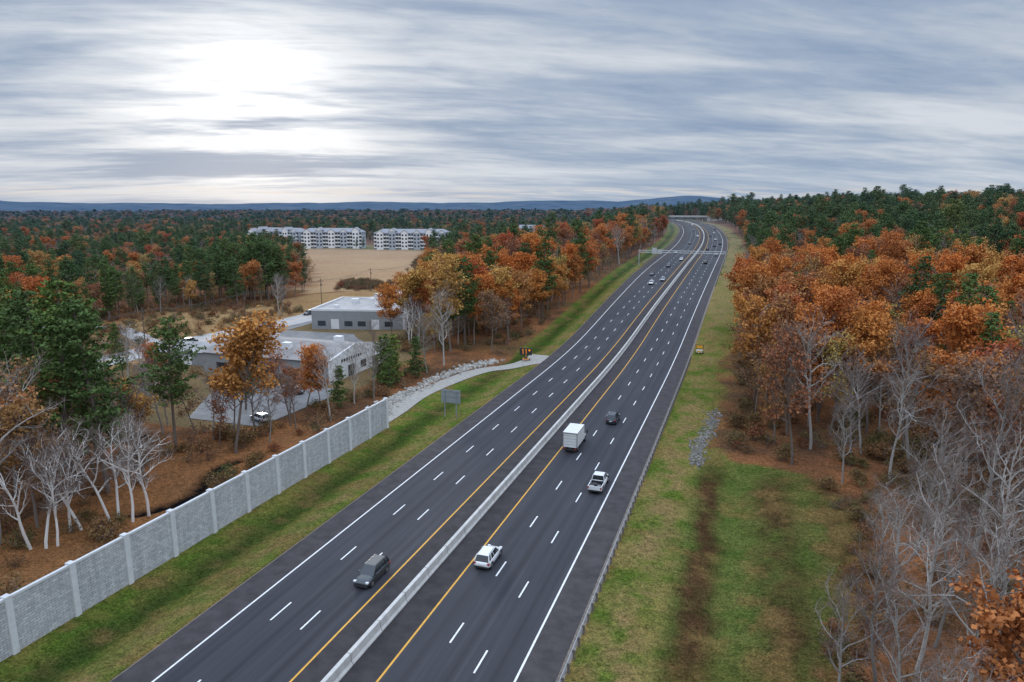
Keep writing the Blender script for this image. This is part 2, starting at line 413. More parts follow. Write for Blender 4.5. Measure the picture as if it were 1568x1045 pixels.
def riprap(name,pts,w,n,mat,smin=.3,smax=.75):
    mb=MB()
    for i in range(n):
        t=R.random()*(len(pts)-1); k=int(t); t-=k
        x=pts[k][0]*(1-t)+pts[k+1][0]*t+R.gauss(0,w*.4); y=pts[k][1]*(1-t)+pts[k+1][1]*t+R.gauss(0,.4)
        s=R.uniform(smin,smax); z=float(Hh(x,y))+s*.15
        vs=[]
        for a_ in (-1,1):
            for b_ in ((-1,-1),(1,-1),(1,1),(-1,1)):
                f_=.75 if a_>0 else 1
                vs.append(Vector((b_[0]*f_*R.uniform(.6,1.1),b_[1]*f_*R.uniform(.6,1.1),a_*R.uniform(.5,.9)))*s*.5)
        rot=Matrix.Rotation(R.random()*6.28,3,'Z')@Matrix.Rotation(R.uniform(-.5,.5),3,'X')
        vs=[rot@v+Vector((x,y,z)) for v in vs]
        mb.add(vs,[(3,2,1,0),(4,5,6,7),(0,1,5,4),(1,2,6,5),(2,3,7,6),(3,0,4,7)])
    mb.obj(name,[mat])
M_rock=simple('quarry_stone',(.37,.35,.32),.9,.5,.8); M_rock2=simple('ditch_stone',(.21,.20,.185),.9,.5,.8)
riprap('riprap_stones',[(-63.5,109),(-66.8,116),(-67.2,125),(-66.5,137),(-64.5,147),(-62,155),(-59.5,161)],2.6,1000,M_rock)
riprap('riprap_stones',[(-5.5,103),(-5.8,112),(-4.6,120),(-4.0,133)],1.7,480,M_rock2,.22,.5)
riprap('riprap_stones',[(-62.5,40),(-64,50),(-65,60),(-66,68)],1.5,170,M_rock2,.2,.5)

# ------------------------------------------------------------------ tree prototypes
def chain(mb,p,d,L,r,n,wob,up,rng,mat,sides):
    pts=[Vector(p)]; d=Vector(d).normalized()
    for i in range(n):
        d=(d+Vector((rng.gauss(0,wob),rng.gauss(0,wob),rng.gauss(0,wob)+up))).normalized()
        q=pts[-1]+d*(L/n); r0=r*(1-i/n*.75); r1=r*(1-(i+1)/n*.75)
        mb.tube(pts[-1],q,r0,r1,sides,mat); pts.append(q)
    return pts
def along(pts,t):
    k=min(int(t*(len(pts)-1)),len(pts)-2); f_=t*(len(pts)-1)-k
    return pts[k].lerp(pts[k+1],f_),(pts[k+1]-pts[k]).normalized()
def broadleaf(name,seed,H,W,leaves=16,lsz=.42,crown0=.35,nl=15,twigsub=0,mats=None,tw=.022,trm=1.0,nsub=7,submat=1):
    rng=random.Random(seed); nr=np.random.default_rng(seed); mb=MB()
    tr=chain(mb,(0,0,-.6),(0,0,1),H*.9,H*.0115*trm,9,.08,.12,rng,0,6)
    LC=[];LT=[]
    for i in range(nl):
        t=crown0+(1-crown0)*(i+.5)/nl*.98; t=min(t,.99)
        p,d=along(tr,t); az=i*2.4+rng.gauss(0,.4); u=(t-crown0)/(1-crown0)
        prof=(0.55+.95*math.sin(math.pi*min(1,(u*.8+.14))))*.5
        L=W*.62*prof*rng.uniform(.7,1.3)+.8; el=rng.uniform(.3,.85)+u*.5
        dv=Vector((math.cos(az)*math.cos(el),math.sin(az)*math.cos(el),math.sin(el)))
        lp=chain(mb,p,dv,L,H*.0052*trm*(1.25-u*.7),5,.17,.10,rng,0,4)
        ct=rng.random()
        for j in range(nsub):
            tt=.25+.75*(j+rng.random())/nsub; q,dq=along(lp,min(tt,.995))
            a2=Vector((rng.gauss(0,1),rng.gauss(0,1),rng.gauss(.25,.6))).normalized()
            d2=(dq*.8+a2*.9).normalized(); L2=L*rng.uniform(.28,.5)
            sp=chain(mb,q,d2,L2,.035,3,.2,.08,rng,submat,3)
            c2=.5*ct+.5*rng.random()
            for k in range(5):
                q2,dq2=along(sp,min(.2+.8*(k+rng.random())/5,.99))
                d3=(dq2+Vector((rng.gauss(0,.8),rng.gauss(0,.8),rng.gauss(.2,.6)))).normalized(); L3=rng.uniform(.6,1.3)
                e=q2+d3*L3
                if twigsub or k%2==0: mb.tube(q2,e,tw,tw*.4,3,1)
                for w_ in range(twigsub):
                    q3=q2.lerp(e,rng.uniform(.2,1)); d4=(d3+Vector((rng.gauss(0,.7),rng.gauss(0,.7),rng.gauss(.15,.5)))).normalized()
                    mb.tube(q3,q3+d4*rng.uniform(.4,.9),tw*.65,tw*.3,3,1)
                nlv=int(leaves*rng.uniform(.2,1.8))
                if nlv>0:
                    cc=np.array(q2.lerp(e,.6)); pts=cc+nr.normal(size=(nlv,3))*np.array([.45,.45,.32])
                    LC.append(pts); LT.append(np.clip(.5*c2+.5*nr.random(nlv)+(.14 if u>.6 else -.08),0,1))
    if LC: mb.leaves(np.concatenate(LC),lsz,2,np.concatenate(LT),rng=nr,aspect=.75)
    return mb.mesh(name,mats,tint=True)
def pine(name,seed,H,W,mats,z0=.22,dens=1.0,pw=.6):
    rng=random.Random(seed); nr=np.random.default_rng(seed); mb=MB()
    tr=chain(mb,(0,0,-.6),(0,0,1),H+.4,H*.013,9,.03,.1,rng,0,6)
    LC=[];LT=[]; z=z0*H; 
    while z<H*.985:
        u=(z-z0*H)/(H*(1-z0)); Rr=W*.5*(math.pow(1-u,pw)*.95+.05)*(1 if u>.2 else .45+2.7*u)
        nb=rng.choice([3,4,5]); a0=rng.random()*6.28
        lay=rng.uniform(.55,1.2)
        for b_ in range(nb):
            az=a0+b_*6.28/nb+rng.gauss(0,.35); L=Rr*lay*rng.uniform(.45,1.3)
            el=rng.uniform(-.05,.3)+u*.5
            p,_=along(tr,min(z/H,.99)); dv=Vector((math.cos(az)*math.cos(el),math.sin(az)*math.cos(el),math.sin(el)))
            bp=chain(mb,p,dv,L,.06*(1.1-u*.8),3,.10,.07,rng,0,3)
            nt_=max(3,int(L*3.6*dens)); ct=rng.random()
            for k in range(nt_):
                t=.3+.7*(k+rng.random())/nt_; q,dq=along(bp,min(t,.99)); n_=5
                spread=.2+.28*L*.35*(1.15-t)
                side=Vector((-dq.y,dq.x,0))*rng.gauss(0,spread*2.4)
                cc=np.array(q+side); pts=cc+nr.normal(size=(n_,3))*np.array([.28,.28,.13])+np.array([0,0,.08])
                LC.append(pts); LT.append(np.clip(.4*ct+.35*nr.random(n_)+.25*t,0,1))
        z+=rng.uniform(.5,1.0)
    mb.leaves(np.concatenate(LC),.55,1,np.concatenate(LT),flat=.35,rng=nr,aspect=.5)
    return mb.mesh(name,mats,tint=True)
P_oak=[broadleaf('oak_tree',10+i,h,w,11,.44,c0,15,0,[M_bark,M_twig,M_oak]) for i,(h,w,c0) in enumerate([(20,11,.38),(22,12,.42),(18,11,.34),(19,9.5,.45)])]
P_rust=[broadleaf('beech_tree',30+i,h,w,4,.42,.36,14,1,[M_bark,M_twig,M_rust]) for i,(h,w) in enumerate([(18,9),(16,9),(20,10)])]
P_bare=[broadleaf('bare_tree',50+i,h,w,0,.3,c0,15,2,[M_grey,M_twig,M_rust],tw=.022,trm=1.15,nsub=6,submat=0) for i,(h,w,c0) in enumerate([(18,10,.34),(19,11,.4),(16,9,.32),(20,10,.42)])]
P_birch=[broadleaf('birch_tree',70+i,13.5,6.5,0,.3,.35,12,1,[M_birch,M_twig,M_rust],tw=.022,trm=1.3,submat=0) for i in range(2)]
P_pine=[pine('pine_tree',90+i,h,w,[M_bark,M_pine],z0,1,pw) for i,(h,w,z0,pw) in enumerate([(24,11,.26,.7),(26,14,.28,.5),(20,8.5,.2,.9),(23,12,.4,.5)])]
P_yp=[pine('young_pine_tree',99,12,6.5,[M_bark,M_pine],.1,1.2,.8)]
def shrub(name,seed,leaf,mats):
    rng=random.Random(seed); nr=np.random.default_rng(seed); mb=MB(); LC=[]
    for i in range(14):
        az=rng.random()*6.28; el=rng.uniform(.5,1.4)
        lp=chain(mb,(rng.gauss(0,.2),rng.gauss(0,.2),-.1),(math.cos(az)*math.cos(el),math.sin(az)*math.cos(el),math.sin(el)),rng.uniform(1.2,2.4),.025,3,.2,.05,rng,0,3)
        for k in range(5):
            q,d=along(lp,rng.uniform(.3,.99)); e=q+(d+Vector((rng.gauss(0,.7),rng.gauss(0,.7),rng.gauss(0,.5)))).normalized()*.6
            mb.tube(q,e,.015,.006,3,0)
            LC.append(np.array(e)+nr.normal(size=(leaf,3))*.25)
    L=np.concatenate(LC); mb.leaves(L,.28,1,nr.random(len(L)),rng=nr)
    return mb.mesh(name,mats,tint=True)
M_bush=leafmat('shrub_leaves',[(0,(.28,.13,.07)),(.35,(.16,.14,.06)),(.6,(.34,.18,.09)),(.8,(.11,.13,.05)),(1,(.30,.11,.06))],TRo)
P_shrub=[shrub('shrub',200+i,l,[M_twig,M_bush]) for i,l in enumerate((5,2,8))]

# ------------------------------------------------------------------ placement
TREES=[]; protos={}
def put(mesh,x,y,s=1.0,rz=None,name=None,tilt=0.03):
    o=bpy.data.objects.new(name or mesh.name.split('.')[0],mesh)
    o.location=(x,y,float(Hh(x,y))); o.rotation_euler=(R.gauss(0,tilt),R.gauss(0,tilt),R.random()*6.28 if rz is None else rz)
    o.scale=(s*R.uniform(.92,1.08),s*R.uniform(.92,1.08),s); link(o); protos.setdefault(mesh.name,o); TREES.append((x,y)); return o
for (x,y,s,k) in [(-86,64,1.12,1),(-81.5,65.5,1.05,1),(-92,73,1.0,0),(-94,56,1.15,0),(-99,70,1.05,1),(-104,62,1.15,3),(-88,50,.95,2),(-112,78,1.0,1),(-116,72,1.05,0),(-122,84,.95,1)]: put(P_pine[k],x,y,s)
for (x,y,s) in [(-74.5,51.3,1.0),(-75.8,50.5,.95),(-73.9,52.3,.85),(-75.1,56.3,1.0),(-76,55.5,.9),(-73.6,59,1.02),(-71.0,60,1.0),(-74,60.6,.92),(-70.5,62,.95)]: put(P_birch[R.randrange(2)],x,y,s,tilt=.1)
put(P_pine[2],-90.5,104,.9); put(P_oak[2],-78.5,106.5,.72); put(P_rust[1],-79.5,103,.6); put(P_oak[3],-76,108,.55)
for (x,y,s) in [(-76.5,131,.95),(-74,134,1.0),(-78,137,.9),(-71.5,139,.85),(-73,129,.8)]: put(P_yp[0],x,y,s)
put(P_yp[0],-75,112,.75)
for (x,y,s) in [(-88,168,.95),(-86,170,.9),(-89,171,1)]: put(P_birch[0],x,y,s)
for (x,y,s) in [(-160,205,.85),(-161,208,.8)]: put(P_bare[0],x,y,s)
for i in range(17):
    put(P_pine[R.choice((0,1,3))],-189-R.random()*34,228+R.random()*34,R.uniform(.82,1.08))
for (x,y) in [(-90,90),(-84,88),(-79,93),(-75,90),(-73,98),(-97,92),(-72,104),(-82,85),(-73,116),(-72,123),(-108,104),(-76,98),(-114,104),(-118,112)]:
    put(R.choice(P_bare+P_bare+P_rust),x+R.gauss(0,1),y+R.gauss(0,1),R.uniform(.52,.74))
for (x,y,s) in [(11.5,43,.75),(8.6,51,.55),(12.5,49,.78),(16.5,52,.85),(12.2,57,.7),(15.5,59,.8),(20.5,57,.9),(14.5,66,.72),(18,64,.85),(22,62,.9),(18.5,71,.85),(23.5,69,.95),(15.5,77,.62),(22,76,.9),(20,82,.9),(12.5,39.5,.65)]: put(R.choice(P_bare),x,y,s,tilt=.1)
NKEY=len(TREES)

def pin(x,y,P): return bool(inpoly(np.array([x]),np.array([y]),P)[0])
def blocked(x,y):
    xo_=x-float(cx(y)); w=float(widen(y))
    if -60.5-w*.8<xo_ and x<float(edgeR(y))+2.5: return True
    if y>100 and y<168 and xo_>-69.5 and xo_<0: return True
    if -163<x<-140 and 40<y<350: return True
    if -.72*y<x<-.485*y and 225<y<640: return True
    if -.86*y<x<-.45*y and 520<y<660: return True
    if pin(x,y,FIELD) or pin(x,y,VERGE): return True
    if -106<x<-79 and 94<y<125: return True
    if -142<x<-76 and 124<y<162 : return True
    if -146<x<-97 and 158<y<225: return True
    if y<100 and -69<x<-60: return True
    if -79<x<-60 and 61<y<83: return True
    if -142<x<-98 and 96<y<125 and (x*7+y*13)%10<6: return True
    if math.hypot(x,y)<38: return True
    return False
def kind(x,y):
    n=float(fbm(x,y,45,21)); r=R.random(); xo_=x-float(cx(y))
    if x>-5+float(cx(y)):
        if y<90: w=(.03,.14,.82,.01)
        elif y<122: w=(.14,.30,.54,.02)
        elif y<170: w=(.50,.24,.23,.03) if x<38 else (.20,.28,.46,.06)
        elif y<270: w=(.60,.16,.15,.09)
        elif y<340: w=(.42,.13,.14,.31)
        else: w=(.15,.08,.07,.70)
    elif x>-142 and y<100: w=(.06,.18,.70,.06)
    elif x>-142 and y<165: w=(.2,.2,.55,.05)
    elif xo_>-165 and y<480: w=(.56,.14,.18,.12)
    elif xo_>-200: w=(.26,.16,.16,.42)
    elif y<230: w=(.10,.18,.27,.45)
    else: w=(.18,.15,.14,.53)
    w=list(w); 
    if x<-160 or y>350: w[3]*=.35+1.35*n; w[0]*=.3+1.7*(1-n); w[1]*=.5+1.2*(1-n)
    t=sum(w)*r
    for i,a_ in enumerate(w):
        if t<a_: return i
        t-=a_
    return 2
G=[P_oak,P_rust,P_bare,P_pine]
far={}
def inview(x,y,mar=48):
    a=math.degrees(math.atan2(x,y))+YAW
    return abs(a)<mar and y>15
cnt=0
sp=6.8
for gx in np.arange(-330,130,sp):
    for gy in np.arange(22,300,sp):
        x=gx+R.uniform(-.45,.45)*sp; y=gy+R.uniform(-.45,.45)*sp
        d=math.hypot(x,y)
        if d>300 or not inview(x,y,45) or blocked(x,y): continue
        if any(abs(x-a_)<3.2 and abs(y-b_)<3.2 for a_,b_ in TREES[:NKEY]): continue
        thin=1.0
        if x>-142 and x<-60 and y<165: thin=.7
        if x<-160 and y<260: thin=.85
        if x>0 and y<100: thin=.9
        if R.random()>thin: continue
        k=kind(x,y); s=R.uniform(.68,1.16)
        if x<-160: s*=.8
        if y<60 and x>0: s*=.85
        if x>-142 and x<-92 and y<165: s*=.62
        put(R.choice(G[k]),x,y,s); cnt+=1
def farput(mesh,x,y,s,wd=1.0): far.setdefault(mesh.name,[]).append((x,y,float(Hh(x,y)),s,R.random()*6.28,s*wd))
def ring(d0,d1,sp,smul,wd):
    lim=d1
    for gx in np.arange(-lim,lim*.55,sp):
        for gy in np.arange(20,lim,sp):
            x=gx+R.uniform(-.5,.5)*sp; y=gy+R.uniform(-.5,.5)*sp; d=math.hypot(x,y)
            if d<d0 or d>d1: continue
            if not inview(x,y,42): continue
            if d<1300 and blocked(x,y): continue
            s=R.uniform(.62,1.14)*smul
            if x<-160+float(cx(y)): s*=.76
            if x>0 and y>300: s*=.9
            k=kind(x,y)
            if k==3 and R.random()<.12: s*=1.22
            farput(R.choice(G[k]),x,y,s,wd)
ring(300,700,8.2,1.0,1.08); ring(700,1500,12.5,1.0,1.25); ring(1500,3200,27,.95,2.4); ring(3200,6000,70,.9,5.0)
for i in range(3800):
    x=R.uniform(-230,70); y=R.uniform(30,230)
    if not inview(x,y,43): continue
    if blocked(x,y): 
        if not (y<98 and -78<x<-62.5 and R.random()<.3) and not (x<-156 and pin(x,y,VERGE) and R.random()<.6): continue
    farput(R.choice(P_shrub),x,y,R.uniform(.5,1.25))
for i in range(190):
    t=R.random(); x=-162-t*75+R.gauss(0,3); y=325+t*160+R.gauss(0,4); farput(R.choice(P_shrub),x,y,R.uniform(.9,2.1))
    x=-166-R.random()*26; y=262+(-166-x)*.2+R.gauss(0,6)+30; farput(R.choice(P_shrub),x,y,R.uniform(.7,1.6))
for i in range(70):
    y=R.uniform(44,100); farput(R.choice(P_shrub),float(edgeR(y))+R.gauss(.3,1.3),y,R.uniform(.35,.9))
for m_ in P_shrub: put(m_,-66-R.random()*4,70+R.random()*20,1)
def gn_scatter(name,meshname,pts):
    src=protos.get(meshname)
    if src is None: return
    A=np.array(pts); me=bpy.data.meshes.new(name); me.from_pydata(A[:,:3].tolist(),[],[])
    for nm,c_ in (('sc',3),('rz',4),('wd',5)):
        at=me.attributes.new(nm,'FLOAT','POINT'); at.data.foreach_set('value',A[:,c_].astype(np.float32))
    o=link(bpy.data.objects.new(name,me))
    ng=bpy.data.node_groups.new(name,'GeometryNodeTree')
    ng.interface.new_socket('Geometry',in_out='INPUT',socket_type='NodeSocketGeometry'); ng.interface.new_socket('Geometry',in_out='OUTPUT',socket_type='NodeSocketGeometry')
    gi=ng.nodes.new('NodeGroupInput'); go=ng.nodes.new('NodeGroupOutput'); ip=ng.nodes.new('GeometryNodeInstanceOnPoints')
    oi=ng.nodes.new('GeometryNodeObjectInfo'); oi.inputs[0].default_value=src; oi.transform_space='ORIGINAL'; oi.inputs['As Instance'].default_value=True
    def attr(nm):
        a1=ng.nodes.new('GeometryNodeInputNamedAttribute'); a1.data_type='FLOAT'; a1.inputs[0].default_value=nm; return a1.outputs[0]
    cv=ng.nodes.new('ShaderNodeCombineXYZ'); e2=ng.nodes.new('FunctionNodeEulerToRotation'); L=ng.links.new
    c2=ng.nodes.new('ShaderNodeCombineXYZ')
    L(attr('rz'),cv.inputs[2]); L(cv.outputs[0],e2.inputs[0]); L(e2.outputs[0],ip.inputs['Rotation'])
    L(attr('wd'),c2.inputs[0]); L(attr('wd'),c2.inputs[1]); L(attr('sc'),c2.inputs[2])
    L(c2.outputs[0],ip.inputs['Scale']); L(gi.outputs[0],ip.inputs['Points']); L(oi.outputs['Geometry'],ip.inputs['Instance']); L(ip.outputs[0],go.inputs[0])
    md=o.modifiers.new('scatter','NODES'); md.node_group=ng
tot=0
for mn,pts in far.items():
    tot+=len(pts); base=mn.split('.')[0]
    gn_scatter(('undergrowth_shrubs' if base=='shrub' else 'distant_'+base.replace('_tree','')+'_forest'),mn,pts)
print('near trees',cnt,'far',tot)

# ------------------------------------------------------------------ distant hills
m_hill,N=newmat('hazed_forested_hills')
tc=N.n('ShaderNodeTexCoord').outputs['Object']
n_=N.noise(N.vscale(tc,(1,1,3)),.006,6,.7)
c=N.ramp(n_,[(.3,(.05,.085,.135)),(.55,(.08,.12,.175)),(.75,(.13,.14,.165))])  # bluish aerial haze painted straight into the hill colours
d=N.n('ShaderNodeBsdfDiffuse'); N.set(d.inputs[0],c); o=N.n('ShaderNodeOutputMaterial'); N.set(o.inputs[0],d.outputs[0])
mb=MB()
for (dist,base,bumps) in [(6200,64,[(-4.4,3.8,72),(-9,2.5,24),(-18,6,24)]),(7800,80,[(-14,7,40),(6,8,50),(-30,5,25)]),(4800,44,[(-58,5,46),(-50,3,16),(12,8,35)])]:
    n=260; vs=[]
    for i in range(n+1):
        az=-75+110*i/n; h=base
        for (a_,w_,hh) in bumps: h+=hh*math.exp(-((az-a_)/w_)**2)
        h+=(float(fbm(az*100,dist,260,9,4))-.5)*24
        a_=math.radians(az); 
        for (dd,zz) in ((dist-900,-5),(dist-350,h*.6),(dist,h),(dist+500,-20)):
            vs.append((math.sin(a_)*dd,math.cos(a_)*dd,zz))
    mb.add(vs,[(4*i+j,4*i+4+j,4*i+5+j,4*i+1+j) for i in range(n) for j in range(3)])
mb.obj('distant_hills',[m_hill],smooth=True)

# ------------------------------------------------------------------ vehicles
M_tire=simple('tire_rubber',(.02,.02,.021),.85,.1,5); M_rim=simple('alloy_rim',(.35,.35,.37),.35,.1,5,metal=.8)
M_glass=simple('vehicle_glass',(.018,.022,.027),.08,.1,1,spec=.8); M_trim=simple('dark_trim',(.03,.03,.032),.6,.1,4)
M_red=simple('tail_lamp',(.35,.02,.02),.25,.1,4); M_lamp=simple('head_lamp',(.7,.72,.75),.15,.1,4)
def paint(n,c): return simple(n,c,.28,.04,1,coat=.8)
W_paint=paint('white_car_paint',(.75,.76,.77)); D_paint=paint('dark_grey_paint',(.02,.028,.034)); B_paint=paint('dark_blue_paint',(.015,.022,.034)); S_paint=paint('silver_paint',(.4,.42,.44))
def wheels(root,L,W,wb,r=.35,ww=.24):
    mb=MB()
    for sy in wb:
        for sx_ in (-1,1):
            xo_=sx_*(W/2-.02); xi=sx_*(W/2-ww)
            mb.tube((xi,sy,r),(xo_+sx_*.03,sy,r),r,r*.97,18,0,cap=True); mb.tube((xo_-sx_*.02,sy,r),(xo_+sx_*.045,sy,r),r*.64,r*.60,12,1,cap=True)
    mb.obj('wheels',[M_tire,M_rim],root)
    mb=MB()
    for sy in wb:
        for sx_ in (-1,1): mb.tube((sx_*(W/2-.3),sy,r+.04),(sx_*(W/2+.012),sy,r+.04),r+.09,r+.09,18,0,cap=True)
    mb.obj('wheel_arches',[M_trim],root)
def loft(mb,st,mat=0):
    rings=[]
    for (y,zb,zt,w) in st:
        h=zt-zb
        half=[(w*.80,zb),(w*.97,zb+h*.18),(w,zb+h*.45),(w*.985,zb+h*.78),(w*.90,zt-.02),(w*.55,zt+.025)]
        r=[(x_,y,z_) for x_,z_ in half]+[(-x_,y,z_) for x_,z_ in reversed(half)]
        rings.append(r)
    n=12; vs=[v for r in rings for v in r]
    fs=[(i*n+j,i*n+(j+1)%n,(i+1)*n+(j+1)%n,(i+1)*n+j) for i in range(len(st)-1) for j in range(n)]
    fs=[tuple(reversed(f)) for f in fs]
    fs.append(tuple(range(n))); fs.append(tuple(reversed(range((len(st)-1)*n,len(st)*n))))
    mb.add(vs,fs,mat)
def car(name,x,y,rz,paintm,L=4.6,W=1.86,H=1.68,kind='suv',roofrack=True,z=None):
    root=empty(name,(x,y,float(zr(y))+.008 if z is None else z),rz)
    hw=W/2; f=L/2; belt=H*.60; hood=H*.565
    mb=MB()
    loft(mb,[(-f,.42,belt-.22,hw*.80),(-f+.10,.30,belt-.06,hw*.92),(-f+.45,.24,belt,hw*.99),(-.3,.22,belt,hw),(f-1.45,.24,belt-.01,hw),(f-1.1,.24,hood+.02,hw*.99),(f-.45,.26,hood-.09,hw*.96),(f-.10,.30,hood-.25,hw*.86),(f,.40,hood-.36,hw*.74)])
    mb.obj('body',[paintm],root,smooth=True)
    rear=-f+(.12 if kind!='sedan' else .75); rr=-f+(.50 if kind!='sedan' else 1.35); wf=f-1.15; rf=f-1.95
    g=MB(); g.frus((-hw*.90,hw*.90,rear,wf),(-hw*.73,hw*.73,rr,rf),belt-.02,H-.07); g.obj('windows',[M_glass],root,bevel=.03)
    p=MB(); p.frus((-hw*.745,hw*.745,rr-.03,rf+.05),(-hw*.66,hw*.66,rr+.1,rf-.12),H-.075,H)
    for sx_ in (-1,1):
        for (yb,yt,wd) in ((wf-.02,rf+.02,.05),(rear+.02,rr,.07),((wf+rear)/2+.1,(rf+rr)/2+.05,.045)) + (((rear+.75,rr+.55,.06),) if kind=='suv' else ()):
            p.tube((sx_*hw*.905,yb,belt-.02),(sx_*hw*.735,yt,H-.06),wd,wd,6)
    p.obj('roof',[paintm],root,bevel=.02)
    t=MB()
    t.box(-hw*.86,hw*.86,-f-.03,-f+.3,.30,.50); t.box(-hw*.80,hw*.80,f-.25,f+.03,.28,.46)
    t.box(-hw*.5,hw*.5,f-.12,f+.012,.50,.66)
    if roofrack:
        for sx_ in (-1,1): t.tube((sx_*hw*.66,rr+.2,H+.04),(sx_*hw*.66,rf-.2,H+.04),.02,.02,6)
    for sx_ in (-1,1): t.box(min(sx_*hw*.955,sx_*hw*1.005),max(sx_*hw*.955,sx_*hw*1.005),-L*.26,L*.26,.235,.36)
    t.obj('bumpers_and_trim',[M_trim],root,bevel=.02)
    l=MB()
    for sx_ in (-1,1):
        a_,b_=sorted((sx_*hw*.58,sx_*hw*.90)); l.box(a_,b_,f-.32,f-.055,hood-.30,hood-.15,0)
        a_,b_=sorted((sx_*hw*.66,sx_*hw*.95)); l.box(a_,b_,-f+.012,-f+.3,belt-.32,belt-.10,1)
        a_,b_=sorted((sx_*hw*.97,sx_*hw*1.17)); l.box(a_,b_,wf-.42,wf-.26,belt+.0,belt+.14,2)
    l.box(-.26,.26,-f-.04,-f+.05,.62,.76,3)
    l.obj('lights_mirrors_plate',[M_lamp,M_red,paintm,M_white],root,bevel=.015)
    wheels(root,L,W,(-f+.85,f-.88),r=.35)
    return root
car('dark_suv',-35.6,57.9,math.pi,D_paint,4.75,1.92,1.72)
car('white_suv',-25.2,65.3,0,W_paint,4.5,1.88,1.64)
car('dark_suv',-21.6,120,0,B_paint,4.7,1.9,1.75)
def pickup(name,x,y,rz,pm):
    root=empty(name,(x,y,float(zr(y))+.008),rz); hw=.98
    mb=MB()
    loft(mb,[(-.62,.32,1.12,hw),(1.2,.30,1.12,hw),(1.55,.30,1.12,hw*.99),(2.3,.32,1.04,hw*.96),(2.75,.36,.92,hw*.9),(2.9,.42,.8,hw*.8)])
    mb.obj('body',[pm],root,smooth=True)
    b=MB()
    b.box(-hw,-hw+.10,-2.85,-.64,.45,1.13); b.box(hw-.10,hw,-2.85,-.64,.45,1.13); b.box(-hw+.102,hw-.102,-2.87,-2.78,.48,1.12)
    b.obj('bed_sides_and_tailgate',[pm],root,bevel=.02)
    b=MB(); b.box(-hw+.102,hw-.102,-2.77,-.64,.5,.66,0); b.box(-hw+.101,hw-.101,-.70,-.625,.66,1.10,0)
    b.box(-.6,.1,-1.9,-1.2,.665,1.0,0); b.box(.2,.7,-2.4,-1.5,.665,.9,1); b.box(-.7,-.2,-2.6,-2.1,.665,.98,1)
    b.obj('bed_liner_and_cargo',[M_trim,M_rim],root)
    g=MB(); g.frus((-hw*.9,hw*.9,-.55,1.65),(-hw*.76,hw*.76,-.42,.95),1.10,1.80); g.obj('windows',[M_glass],root,bevel=.03)
    p=MB(); p.frus((-hw*.775,hw*.775,-.46,1.0),(-hw*.7,hw*.7,-.35,.8),1.795,1.88)
    for sx_ in (-1,1):
        for (a_,b_,w_) in ((1.62,.95,.05),(.45,.3,.05),(-.52,-.42,.07)): p.tube((sx_*hw*.905,a_,1.1),(sx_*hw*.77,b_,1.81),w_,w_,6)
    p.obj('roof',[pm],root,bevel=.02)
    t=MB(); t.box(-hw*.95,hw*.95,-3.02,-2.875,.42,.6,0); t.box(-hw*.9,hw*.9,2.7,2.95,.36,.52,0)
    t.box(-hw*.8,hw*.8,-2.6,2.5,.3,.44,0)
    for sx_ in (-1,1):
        a_,b_=sorted((sx_*hw*.80,sx_*hw*.985)); t.box(a_,b_,-2.885,-2.8,.72,1.04,1)
        a_,b_=sorted((sx_*hw*.98,sx_*hw*1.22)); t.box(a_,b_,1.05,1.22,1.12,1.34,0)
    t.obj('bumpers_lights_mirrors',[M_trim,M_red],root,bevel=.01)
    wheels(root,5.8,1.98,(-1.75,1.95),r=.39)
pickup('white_pickup_truck',-17.9,89.7,0,W_paint)
def boxtruck(name,x,y,rz):
    root=empty(name,(x,y,float(zr(y))+.008),rz)
    M_box=simple('white_box_panel',(.70,.70,.69),.5,.08,.7)
    b=MB(); b.box(-1.2,1.2,-3.4,1.5,.98,3.45); b.obj('cargo_box',[M_box],root,bevel=.03)
    t=MB()
    for z_ in (1.45,1.93,2.41,2.89): t.box(-1.04,1.04,-3.418,-3.402,z_,z_+.025,0)
    t.box(-1.2,-1.08,-3.43,-3.405,.98,3.4,1); t.box(1.08,1.2,-3.43,-3.405,.98,3.4,1); t.box(-1.08,1.08,-3.43,-3.405,3.25,3.4,1)
    t.box(-1.1,1.1,-3.5,-3.3,.5,.68,0); t.box(-.4,.4,-3.3,3.6,.62,.9,0)
    for sx_ in (-1,1):
        a_,b_=sorted((sx_*.75,sx_*1.05)); t.box(a_,b_,-3.52,-3.502,.72,.9,2)
        a_,b_=sorted((sx_*1.2,sx_*1.42)); t.box(a_,b_,3.1,3.25,1.5,1.95,0)
        t.tube((sx_*.9,-3.45,3.33),(sx_*.9,-3.425,3.33),.05,.05,8,2,cap=True)
        a_,b_=sorted((sx_*1.203,sx_*1.215)); t.box(a_,b_,-3.39,1.45,.99,1.08,1); t.box(a_,b_,-3.39,1.45,3.32,3.42,1)
    t.obj('door_lines_bumper_chassis',[M_trim,M_rim,M_red],root)
    c=MB(); loft(c,[(1.6,.5,1.5,1.0),(2.9,.5,1.48,1.0),(3.5,.5,1.35,.98),(4.05,.5,1.1,.92),(4.15,.55,.95,.85)]); c.obj('cab_body',[W_paint],root,smooth=True)
    c=MB(); c.frus((-.93,.93,1.62,3.3),(-.8,.8,1.65,2.75),1.46,2.25); c.obj('cab_windows',[M_glass],root,bevel=.04)
    c=MB(); c.frus((-.84,.84,1.6,2.82),(-.75,.75,1.65,2.6),2.24,2.40)
    for sx_ in (-1,1): c.tube((sx_*.92,3.25,1.46),(sx_*.8,2.76,2.26),.05,.05,6); c.tube((sx_*.93,1.7,1.46),(sx_*.82,1.7,2.26),.12,.1,6)
    c.obj('cab_roof',[W_paint],root,bevel=.03)
    wheels(root,7,2.1,(-2.1,3.1),r=.42,ww=.3)
boxtruck('white_box_truck',-25.0,104.6,0)
